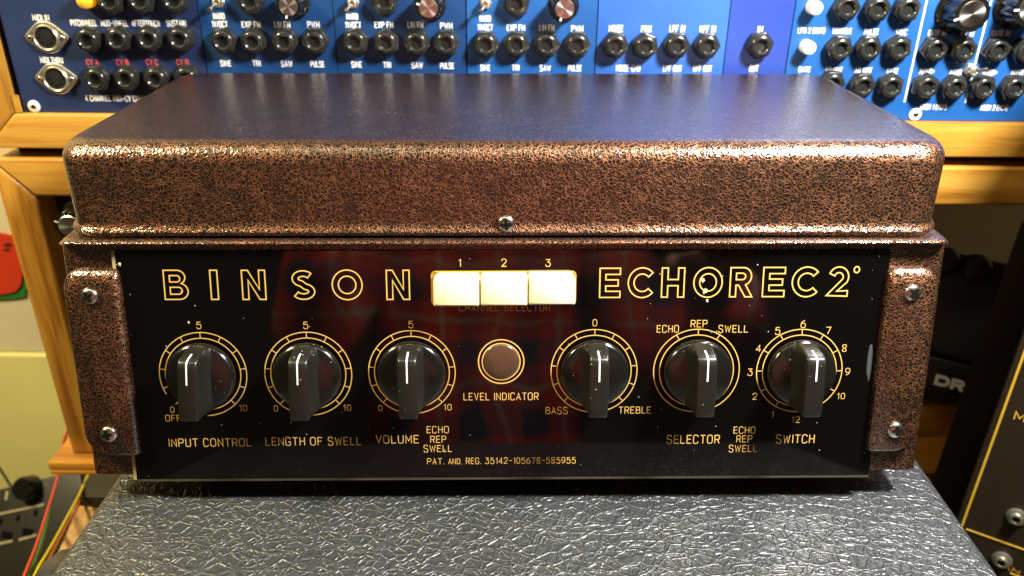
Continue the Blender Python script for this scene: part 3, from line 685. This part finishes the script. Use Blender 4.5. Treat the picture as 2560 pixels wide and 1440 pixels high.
# ------------------------------------------------------------------ wooden cases
def board(parent, name, pts, n0, n1, mat, bev=.0016):
    b = bmesh.new(); lo = [b.verts.new((s, z, n0)) for s, z in pts]; hi = [b.verts.new((s, z, n1)) for s, z in pts]; k = len(pts)
    b.faces.new(lo[::-1]); top = b.faces.new(hi)
    for i in range(k): b.faces.new((lo[i], lo[(i+1) % k], hi[(i+1) % k], hi[i]))
    bmesh.ops.bevel(b, geom=list(top.edges), offset=bev, segments=3, profile=.5, affect='EDGES')
    return obj(name, mesh(name, b, mat, 40), parent, RF)
PR = .0060
uc = thing('wooden_case', 'upper golden oak case framing the row of blue modules', 'case', rw(0, .12, 0), 'oak cases of the rack')
ui, uo = -.3550, -.3815
g_ = .0004
board(uc, 'bottom_rail', [(uo+g_, .1215), (.50, .1215), (.50, MB_-.0006), (ui, MB_-.0006)], -.30, PR, WH)
board(uc, 'side_rail', [(uo, .1215+g_), (ui-g_, MB_), (ui-g_, .3935), (uo, .420)], -.30, PR, WV)
board(uc, 'side_rail', [(.5003, .1215), (.527, .1215), (.527, .42), (.5003, .42)], -.30, PR, WV)
board(uc, 'top_rail', [(ui, .3935), (.50, .3935), (.50, .420), (uo+g_, .420)], -.30, PR, WH)
obj('back_plate', box(ui+.0005, .497, MB_+.0005, .392, -.30, -.292), uc, RF, mat=DARK)
obj('mounting_rail', box(ui+.0005, .497, MB_+.0003, MB_+.010, -.0040, -.0022), uc, RF, mat=DARK)
obj('inner_panel', box(ui+.0005, .497, MB_+.0105, .392, -.0045, -.0030), uc, RF, mat=DARK)
obj('inner_batten', box(ui+.0003, ui+.0040, MB_+.0002, MB_+.012, .0006, .0040), uc, RF, mat=WH)
lc = thing('wooden_case', 'lower oak case under the blue modules, mostly hidden by the echo machine', 'case', rw(0, -.15, 0), 'oak cases of the rack')
zt_, zb_ = .1135, .0845
board(lc, 'top_rail', [(ui, zb_), (.50, zb_), (.50, zt_), (uo+g_, zt_)], -.30, PR, WH, .003)
board(lc, 'side_rail', [(.5003, -.1515), (.527, -.1515), (.527, zt_), (.5003, zt_)], -.05, PR, WV, .003)
board(lc, 'side_rail', [(uo, -.1515), (ui-g_, -.1515), (ui-g_, zb_), (uo, zt_-g_)], -.05, PR, WV, .003)
board(lc, 'bottom_rail', [(ui+.001, -.1513), (.50, -.1513), (.50, -.117), (ui+.001, -.117)], -.055, -.030, WD)
board(lc, 'spacer', [(uo+.012, zt_), (.49, zt_), (.49, .1213), (uo+.012, .1213)], -.09, -.012, plain('spacer_dark', (.03, .018, .008), .7), .001)
md = thing('synth_module', 'dark navy module with a silver capped knob in the lower oak case', 'synth module', rw(-.25, -.1, 0), 'blue modules of the rack behind')
obj('panel', box(ui+.0002, .10, -.148, zb_-.0002, -.022, -.018, .0002, 1), md, RF, mat=NAVY)
s, z = rk(175, 565, .003)
kb = rknob(md, 176, 566, .0120, .020, .0085, 157)
rtext(md, '10', 122, 486, 12, 20, YELP)
# shelf
sh = thing('wooden_shelf', 'oak shelf board carrying the lower wooden case', 'shelf', rw(0, -.16, 0))
b0 = at(117, 1158, (0, 0, -.1515), (0, 0, 1))
sq = (b0-RO); ss = sq.dot(RS); sn = sq.dot(RN)
obj('board', box(ss, .52, -.1590, -.1517, -.16, sn, .0012, 2), sh, RF, mat=WD, smooth=40)
obj('board_edge', box(ss+.001, .52, -.1635, -.1593, -.16, sn+.0005, .0010, 2), sh, RF, mat=WD, smooth=40)

# ------------------------------------------------------------------ walls and the floor
WY = .92
def wallq(z0, z1, y, name, mat, x0=-1.6, x1=1.6, th=.05):
    return tag(obj(name, box(x0, x1, y, y+th, z0, z1, .002, 1), None, mat=mat), kind='structure')
zsplit = at(60, 880, (0, WY, 0), (0, 1, 0)).z
wallq(zsplit, 1.2, WY, 'wall', WALL); wallq(-1.0, zsplit-.001, WY-.006, 'wall_lower', WYEL)
tag(obj('floor', box(-2, 2, -1.2, 1.2, -.76, -.72), None, mat=plaster('floor_brown', (.12, .08, .05), .5)), kind='structure')
# painted red and green picture on the wall
pic = thing('wall_painting', 'red painted shape with a green base on the pale wall left of the oak case', 'painting', at(20, 700, (0, WY, 0), (0, 1, 0)))
def wl(px, py, d): return at(px, py, (0, WY-d, 0), (0, 1, 0))
def slab(px, d0, d1, name, mat, parent):
    a = [wl(x, y, d0) for x, y in px]; b = [V((p.x, WY-d1, p.z)) for p in a]
    return obj(name, loft([b, a]), parent, mat=mat)
slab([(-90, 690), (0, 695), (45, 690), (60, 672), (70, 700), (74, 715), (62, 728), (62, 742), (30, 747), (-90, 752)], .004, .0005, 'green_base', plaster('green_paint', (.02, .20, .02), .5), pic)
slab([(-90, 575), (-10, 582), (35, 590), (48, 640), (56, 680), (52, 712), (40, 728), (10, 736), (-90, 738)], .007, .0045, 'red_shape', plaster('red_paint', (.62, .045, .012), .45), pic)
slab([(8, 612), (20, 607), (30, 612), (26, 617), (12, 616)], .0078, .0072, 'dark_mark', plain('mark', (.05, .01, .01), .5), pic)
slab([(6, 624), (18, 621), (27, 625), (16, 629)], .0078, .0072, 'dark_mark', plain('mark2', (.05, .01, .01), .5), pic)

# ------------------------------------------------------------------ gear on the left
GO = at(60, 1300, (0, .64, 0), (0, 1, 0)); gx = V((.96, .02, .27)).normalized(); gn = V((.10, -.80, .60)); gn = (gn-gx*gn.dot(gx)).normalized(); gy = gn.cross(gx)
GF = frame(GO, gx, gy, gn)
def gp(px, py, off=0):
    q = at(px, py, GO+gn*off, gn)-GO; return q.dot(gx), q.dot(gy)
gear = thing('small_mixer', 'small dark grey mixer with a black knob and pale strips left of the leatherette cabinet', 'mixer', GO)
x1_, ytop = gp(205, 1250)
xa, ya = gp(60, 1208); xb, yb_ = gp(60, 1372)
obj('housing', box(xa-.14, gp(215, 1290)[0], yb_-.10, ya, -.05, 0, .003, 2), gear, GF, mat=GREY, smooth=40)
kx_, ky_ = gp(52, 1212, .015); obj('knob', lathe([(.0125, 0), (.0120, .012), (.0105, .015), (.0005, .0155)], 28), gear, GF @ Matrix.Translation((kx_, ky_-.004, .0002)), mat=KNOB, smooth=45)
def gbar(a, b, wd_, mat=None, nm='strip'):
    xa_, ya_ = gp(*a); xb_, yb2 = gp(*b); d = V((xb_-xa_, yb2-ya_, 0)); l = d.length; ang = math.atan2(d.y, d.x)
    obj(nm, box(0, l, -wd_/2, wd_/2, .0001, .0012, .0003, 1), gear, GF @ Matrix.Translation((xa_, ya_, 0)) @ Matrix.Rotation(ang, 4, 'Z'), mat=mat or plain('strip_grey', (.36, .32, .20), .4))
gbar((-60, 1298), (112, 1261), .0024); gbar((-60, 1372), (33, 1352), .0026); gbar((48, 1350), (93, 1337), .0026)
gbar((20, 1228), (16, 1250), .0034); 
for x, y in ((92, 1282), (48, 1294), (5, 1303)): gbar((x, y-7), (x-5, y+8), .0032, DARK, 'slider')
for x, y in ((72, 1330), (20, 1338)): gbar((x, y-9), (x-4, y+9), .012, DARK, 'button')
GB = at(235, 1270, (0, .62, 0), (0, 1, 0))
tag(obj('grey_box', box(GB.x-.012, GB.x+.08, .60, .68, GB.z-.02, GB.z+.012, .002, 2), None, mat=plaster('pale_grey', (.75, .72, .50), .5), smooth=40), 'small pale grey box under the oak shelf beside the cabinet', 'box')
tag(obj('dark_lid_box', box(GB.x-.005, GB.x+.09, .601, .70, GB.z+.0125, GB.z+.030, .002, 2), None, mat=GREY, smooth=40), 'flat dark grey box resting on the pale grey box', 'box')
stp = at(185, 1330, (0, .60, 0), (0, 1, 0))
pa, pb = at(213, 1222, (0, .62, 0), (0, 1, 0)), at(140, 1385, (0, .56, 0), (0, 1, 0))
d_ = (pb-pa).normalized(); sx_ = d_.cross(V((0, 1, 0))).normalized(); 
tag(obj('leaning_batten', box(-.009, .009, -.004, .004, 0, (pb-pa).length), None, frame(pa-sx_*-.012, sx_, d_.cross(sx_), d_), mat=WV), 'orange brown wooden slat leaning beside the yellow cable', 'slat')
def cable(pts, r, col, nm, label):
    P = [at(x, y, (0, d, 0), (0, 1, 0)) for x, y, d in pts]
    tag(obj('cable', tube(P, r), None, mat=plain(nm, col, .35), smooth=80), label, 'cable', 'thin coloured patch cables')
cable([(178, 1048, .66), (150, 1135, .645), (147, 1188, .63), (118, 1280, .56), (90, 1370, .50), (60, 1440, .46), (10, 1600, .42)], .0014, (.60, .06, .03), 'red_cable', 'thin red cable crossing in front of the small mixer')
cable([(125, 1270, .60), (112, 1330, .55), (92, 1395, .50), (70, 1442, .46), (20, 1600, .42)], .0015, (.02, .16, .03), 'green_cable', 'thin green cable just right of the red one')
cable([(232, 1160, .68), (202, 1232, .60), (165, 1300, .55), (128, 1368, .50), (80, 1445, .46), (40, 1600, .42)], .0014, (.62, .50, .01), 'yellow_cable', 'thin yellow cable with the orange one tucked behind it')
cable([(236, 1168, .69), (207, 1240, .61), (172, 1306, .56), (136, 1374, .51), (100, 1445, .47), (60, 1600, .43)], .0013, (.45, .08, .01), 'orange_cable', 'thin orange red cable running under the yellow one')
cable([(160, 1092, .72), (172, 1074, .70), (186, 1050, .70)], .0014, (.62, .50, .01), 'yellow_cable_2', 'short bit of yellow cable showing behind the oak side rail')
cable([(-40, 1120, .80), (0, 1172, .78), (22, 1206, .76), (40, 1240, .74)], .0016, (.01, .01, .01), 'black_cable', 'black cable hanging against the yellow wall at the left edge')

# ------------------------------------------------------------------ gear on the right
dm = thing('drum_machine', 'black device with pale lettering standing in the open end of the lower oak case', 'drum machine', rw(.36, -.14, -.02))
DO = at(2400, 960, RO+RN*-.02, RN); dx_ = V((math.cos(-.35), math.sin(-.35)*1.0, -.10)).normalized(); dn = V((-.30, -.85, .42)); dn = (dn-dx_*dn.dot(dx_)).normalized(); dy_ = dn.cross(dx_); DF = frame(DO, dx_, dy_, dn)
def dp(px, py, off=0):
    q = at(px, py, DO+dn*off, dn)-DO; return q.dot(dx_), q.dot(dy_)
tz = dp(2460, 645)[1]; lz = dp(2400, 905)[1]; bz = dp(2400, 1000)[1]; lx = dp(2295, 900)[0]
obj('housing', box(lx-.06, .22, lz+.0002, tz, -.05, 0, .006, 3), dm, DF, mat=BLK, smooth=40)
obj('front_lip', box(lx-.06, .22, bz, lz, -.05, .004, .003, 3), dm, DF, mat=plaster('lip_black', (.008, .007, .006), .3, 90.), smooth=40)
for px, py in ((2372, 604), (2450, 622)):
    a, b = dp(px, py); obj('knob', lathe([(.012, 0), (.0115, .010), (.009, .013), (.0005, .0135)], 24), dm, DF @ Matrix.Translation((a, tz-.010, 0)), mat=BLK, smooth=45)
bm = bmesh.new()
def heavy(bm, loops, ox):
    for k, l in enumerate(loops): ribbon(bm, [V((p.x+ox, p.y, 0)) for p in l], .0026, False, k*2e-5, 0)
heavy(bm, [poly((0, 0), (0, .0085)), poly((0, .0073), (.0050, .0073))+arc(.0050, .00425, .0034, .00305, 85, -85, 8)+poly((0, .0012))], 0)
heavy(bm, [poly((0, 0), (0, .0085)), poly((0, .0073), (.0050, .0073))+arc(.0050, .0056, .0022, .0017, 85, -85, 8)+poly((0, .0039)), poly((.0046, .0035), (.0075, 0))], .0118)
heavy(bm, [poly((.0, 0), (.0, .0085), (.006, .0085))], .0245)
a, b = dp(2338, 962, .0045)
obj('lettering', mesh('lettering', bm, plain('logo_grey', (.75, .74, .62), .5)), dm, DF @ Matrix.Translation((a, b, .0042)) @ Matrix.Scale(1.1, 4))
# tall black cabinet side and the dark synth face with yellow lines
E0 = at(2475, 1070, (0, .47, 0), (0, 1, 0)); ed = V((.02, .0, 1)).normalized()
hx_ = V((-math.sin(math.radians(55.4)), math.cos(math.radians(55.4)), 0))*-1   # towards the viewer and right
fn = V((-hx_.y, hx_.x, 0)); fn = fn if fn.dot(EYE-E0) > 0 else -fn
fd = (at(2400, 1270, E0, fn)-at(2545, 860, E0, fn)).normalized()*-1
fh = (at(2560, 1372, E0, fn)-at(2443, 1330, E0, fn)).normalized()
sf = thing('synthesizer', 'dark brown synthesizer face with yellow lines at the right edge of the picture', 'synthesizer', E0)
def sq3(px, py, off=0): return at(px, py, E0+fn*off, fn)
def skew(q, o0, o1, name, mat, parent):
    return obj(name, loft([[p-fn*o0 for p in q], [p-fn*o1 for p in q]]), parent, mat=mat)
c00 = sq3(2475, 1070)
qd = [c00-fd*.22, c00-fd*.22+fh*.16, c00+fd*.30+fh*.16, c00+fd*.30]
skew(qd, .045, 0, 'housing', BRN, sf)
def line3(a, b, wd_, nm='yellow_line'):
    A, B = sq3(*a), sq3(*b); d = (B-A).normalized(); s_ = d.cross(fn).normalized()*wd_/2
    q = [A+s_, B+s_, B-s_, A-s_]; obj(nm, loft([[p+fn*.0002 for p in q], [p+fn*.0006 for p in q]]), sf, mat=YELP)
line3((2610, 745), (2395, 1342), .0016); line3((2415, 1322), (2640, 1402), .0012); line3((2525, 1432), (2640, 1475), .001)
ff = fd
def jk2(px, py, r):
    P = sq3(px, py, .004); M = frame(P-fn*.004, fh, fn.cross(fh), fn)
    j = obj('jack', lathe([(r, 0), (r, .0012), (r*.8, .002), (r*.62, .0022), (r*.60, .005), (r*.40, .0052), (r*.34, .003)], 28), sf, M, mat=NICK, smooth=40)
    obj('socket_hole', lathe([(r*.36, .0031), (r*.34, .0033)], 16), j, M, mat=DARK)
jk2(2540, 1299, .0068); jk2(2503, 1407, .0068)
Pt = sq3(2567, 1046); lettering('MO', Pt, fh, fn.cross(fh)*-1 if (fn.cross(fh)).z < 0 else fn.cross(fh), fn, .006, .014, YELP, sf, 1.0, .0004)
Pt = sq3(2535, 1425); lettering('IN', Pt, fh, fn.cross(fh)*-1 if (fn.cross(fh)).z < 0 else fn.cross(fh), fn, .0035, .007, YELP, sf, 1.0, .0004)
# board behind: its near edge touches the synthesizer, its far edge hides the end of the rack
F0 = at(2379, 1062, (0, .52, 0), (0, 1, 0)); Ft = at(2548, 572, (0, .52, 0), (0, 1, 0)); Fb = at(2330, 1203, (0, .52, 0), (0, 1, 0)); up_ = (Ft-Fb).normalized()
k0 = Fb-up_*.12; k1 = Ft+up_*.005
bk = [k0, k0+V((.20, -.05, 0)), k1+V((.20, -.05, 0)), k1]
tag(obj('cabinet_side', loft([bk, [p+V((.09, .09, 0)) for p in bk]]), None, mat=BRN), 'tall dark brown cabinet side leaning behind the synthesizer with yellow lines', 'cabinet')

# ------------------------------------------------------------------ the photographer, seen only as a reflection in the black glass
def tartan():
    m, t, b = nt('tartan_flannel', Roughness=.85); g = nd(t, 'NewGeometry')
    n = nd(t, 'TexNoise', {'Vector': g.outputs['Position'], 'Scale': 5., 'Detail': 3.}); 
    q = nd(t, 'VectorMath', {0: g.outputs['Position'], 1: nd(t, 'VectorMath', {0: n.outputs['Color'], 1: (.12, .12, .12)}, operation='MULTIPLY').outputs[0]}, operation='ADD').outputs[0]
    sp = nd(t, 'SeparateXYZ', {0: q}); f = []
    for o in (sp.outputs[0], sp.outputs[2]):
        u = mt(t, 'FRACT', mt(t, 'MULTIPLY', o, 11.))
        f.append((mt(t, 'LESS_THAN', u, .42), mt(t, 'LESS_THAN', mt(t, 'ABSOLUTE', mt(t, 'SUBTRACT', u, .72)), .035)))
    dark = mt(t, 'MULTIPLY', mt(t, 'ADD', f[0][0], f[1][0]), .5); thin = mt(t, 'MULTIPLY', mt(t, 'ADD', f[0][1], f[1][1]), .5, clamp=True)
    c = nd(t, 'Mix', {0: dark, 6: (.75, .065, .04, 1), 7: (.06, .06, .10, 1)}, data_type='RGBA').outputs[2]
    c = nd(t, 'Mix', {0: thin, 6: c, 7: (.6, .5, .35, 1)}, data_type='RGBA').outputs[2]
    t.links.new(c, b.inputs['Base Color']); return m
SKIN = plain('skin', (.55, .30, .20), .5, Subsurface_Weight=.1)
def skinned(name, pts, edges, parent, mat, root=0, sub=2):
    me = bpy.data.meshes.new(name); me.from_pydata([p[:3] for p in pts], edges, []); me.materials.append(mat)
    o = obj(name, me, parent)
    sk = o.modifiers.new('skin', 'SKIN'); sk.use_smooth_shade = True
    bpy.context.view_layer.objects.active = o
    if not me.skin_vertices: me.attributes  # layer is made by the modifier
    for v, p in zip(me.skin_vertices[0].data, pts): v.radius = (p[3], p[4] if len(p) > 4 else p[3])
    me.skin_vertices[0].data[root].use_root = True
    o.modifiers.new('sub', 'SUBSURF').levels = sub; o.modifiers['sub'].render_levels = sub; return o
per = thing('person', 'person in a red tartan shirt holding a phone, seen reflected in the black glass', 'person', (-.05, -.45, -.72))
SH = tartan()
shirt = skinned('shirt', [(-.05, -.45, -.28, .175, .13), (-.05, -.45, -.10, .175, .125), (-.05, -.44, .08, .175, .125), (-.05, -.43, .22, .15, .11), (-.05, -.41, .30, .06, .06),
    (-.20, -.42, .24, .075), (-.27, -.30, .06, .055), (-.225, -.16, .195, .040), (.10, -.42, .24, .075), (.25, -.34, .02, .060), (.245, -.17, .095, .052), (.215, -.085, .142, .043)],
    [(0, 1), (1, 2), (2, 3), (3, 4), (3, 5), (5, 6), (6, 7), (3, 8), (8, 9), (9, 10), (10, 11)], per, SH)
skinned('trousers', [(-.05, -.45, -.30, .15, .12), (-.13, -.45, -.40, .085), (-.14, -.44, -.56, .065), (.03, -.45, -.40, .085), (.04, -.44, -.56, .065)], [(0, 1), (1, 2), (0, 3), (3, 4)], per, plain('denim', (.03, .05, .12), .9))
hd = skinned('head', [(-.05, -.41, .30, .052), (-.05, -.40, .37, .052, .055), (-.05, -.385, .44, .070, .085), (-.05, -.39, .52, .072, .088), (-.05, -.395, .57, .045, .05)], [(0, 1), (1, 2), (2, 3), (3, 4)], per, SKIN)
obj('hair', lathe([(.080, .50), (.086, .53), (.078, .575), (.050, .605), (.003, .615)], 24), per, Matrix.Translation((-.05, -.405, 0)), mat=plain('brown_hair', (.06, .03, .015), .7), smooth=60)
def hand(o, fwd, side, palmn, name='hand'):
    o, fwd, side, pn = V(o), V(fwd).normalized(), V(side).normalized(), V(palmn).normalized()
    P = lambda a, b, c: tuple(o+fwd*a+side*b+pn*c)
    pts = [(*P(-.03, 0, 0), .024, .020), (*P(.02, 0, 0), .026, .014), (*P(.055, 0, .003), .034, .013)]; ed = [(0, 1), (1, 2)]
    for b, l in ((-.030, .062), (-.010, .074), (.011, .070), (.031, .054)):
        k = len(pts); pts += [(*P(.082, b, .004), .0098), (*P(.082+l*.42, b*1.05, .012), .0090), (*P(.082+l*.68, b*1.05, .026), .0082), (*P(.082+l*.78, b*1.05, .042), .0072)]
        ed += [(2, k), (k, k+1), (k+1, k+2), (k+2, k+3)]
    k = len(pts); pts += [(*P(.030, -.036, .012), .0125), (*P(.052, -.056, .024), .0110), (*P(.076, -.060, .034), .0090)]; ed += [(1, k), (k, k+1), (k+1, k+2)]
    return skinned(name, pts, ed, per, SKIN)
hand((-.205, -.125, .215), (.45, .25, .7), (0, -1, .3), (.9, -.2, -.3))
hand((.208, -.060, .155), (-.1, .75, .35), (1, .1, 0), (0, .3, -1))
tag(obj('phone', box(-.078, .012, -.0135, -.0055, .232, .300, .004, 3), None, mat=plain('phone_black', (.01, .01, .01), .2), smooth=40), 'black phone held in front of the tartan shirt, seen only by reflection', 'phone')

per.matrix_basis = Matrix.Translation((.025, 0, 0)) @ WM[per.name]
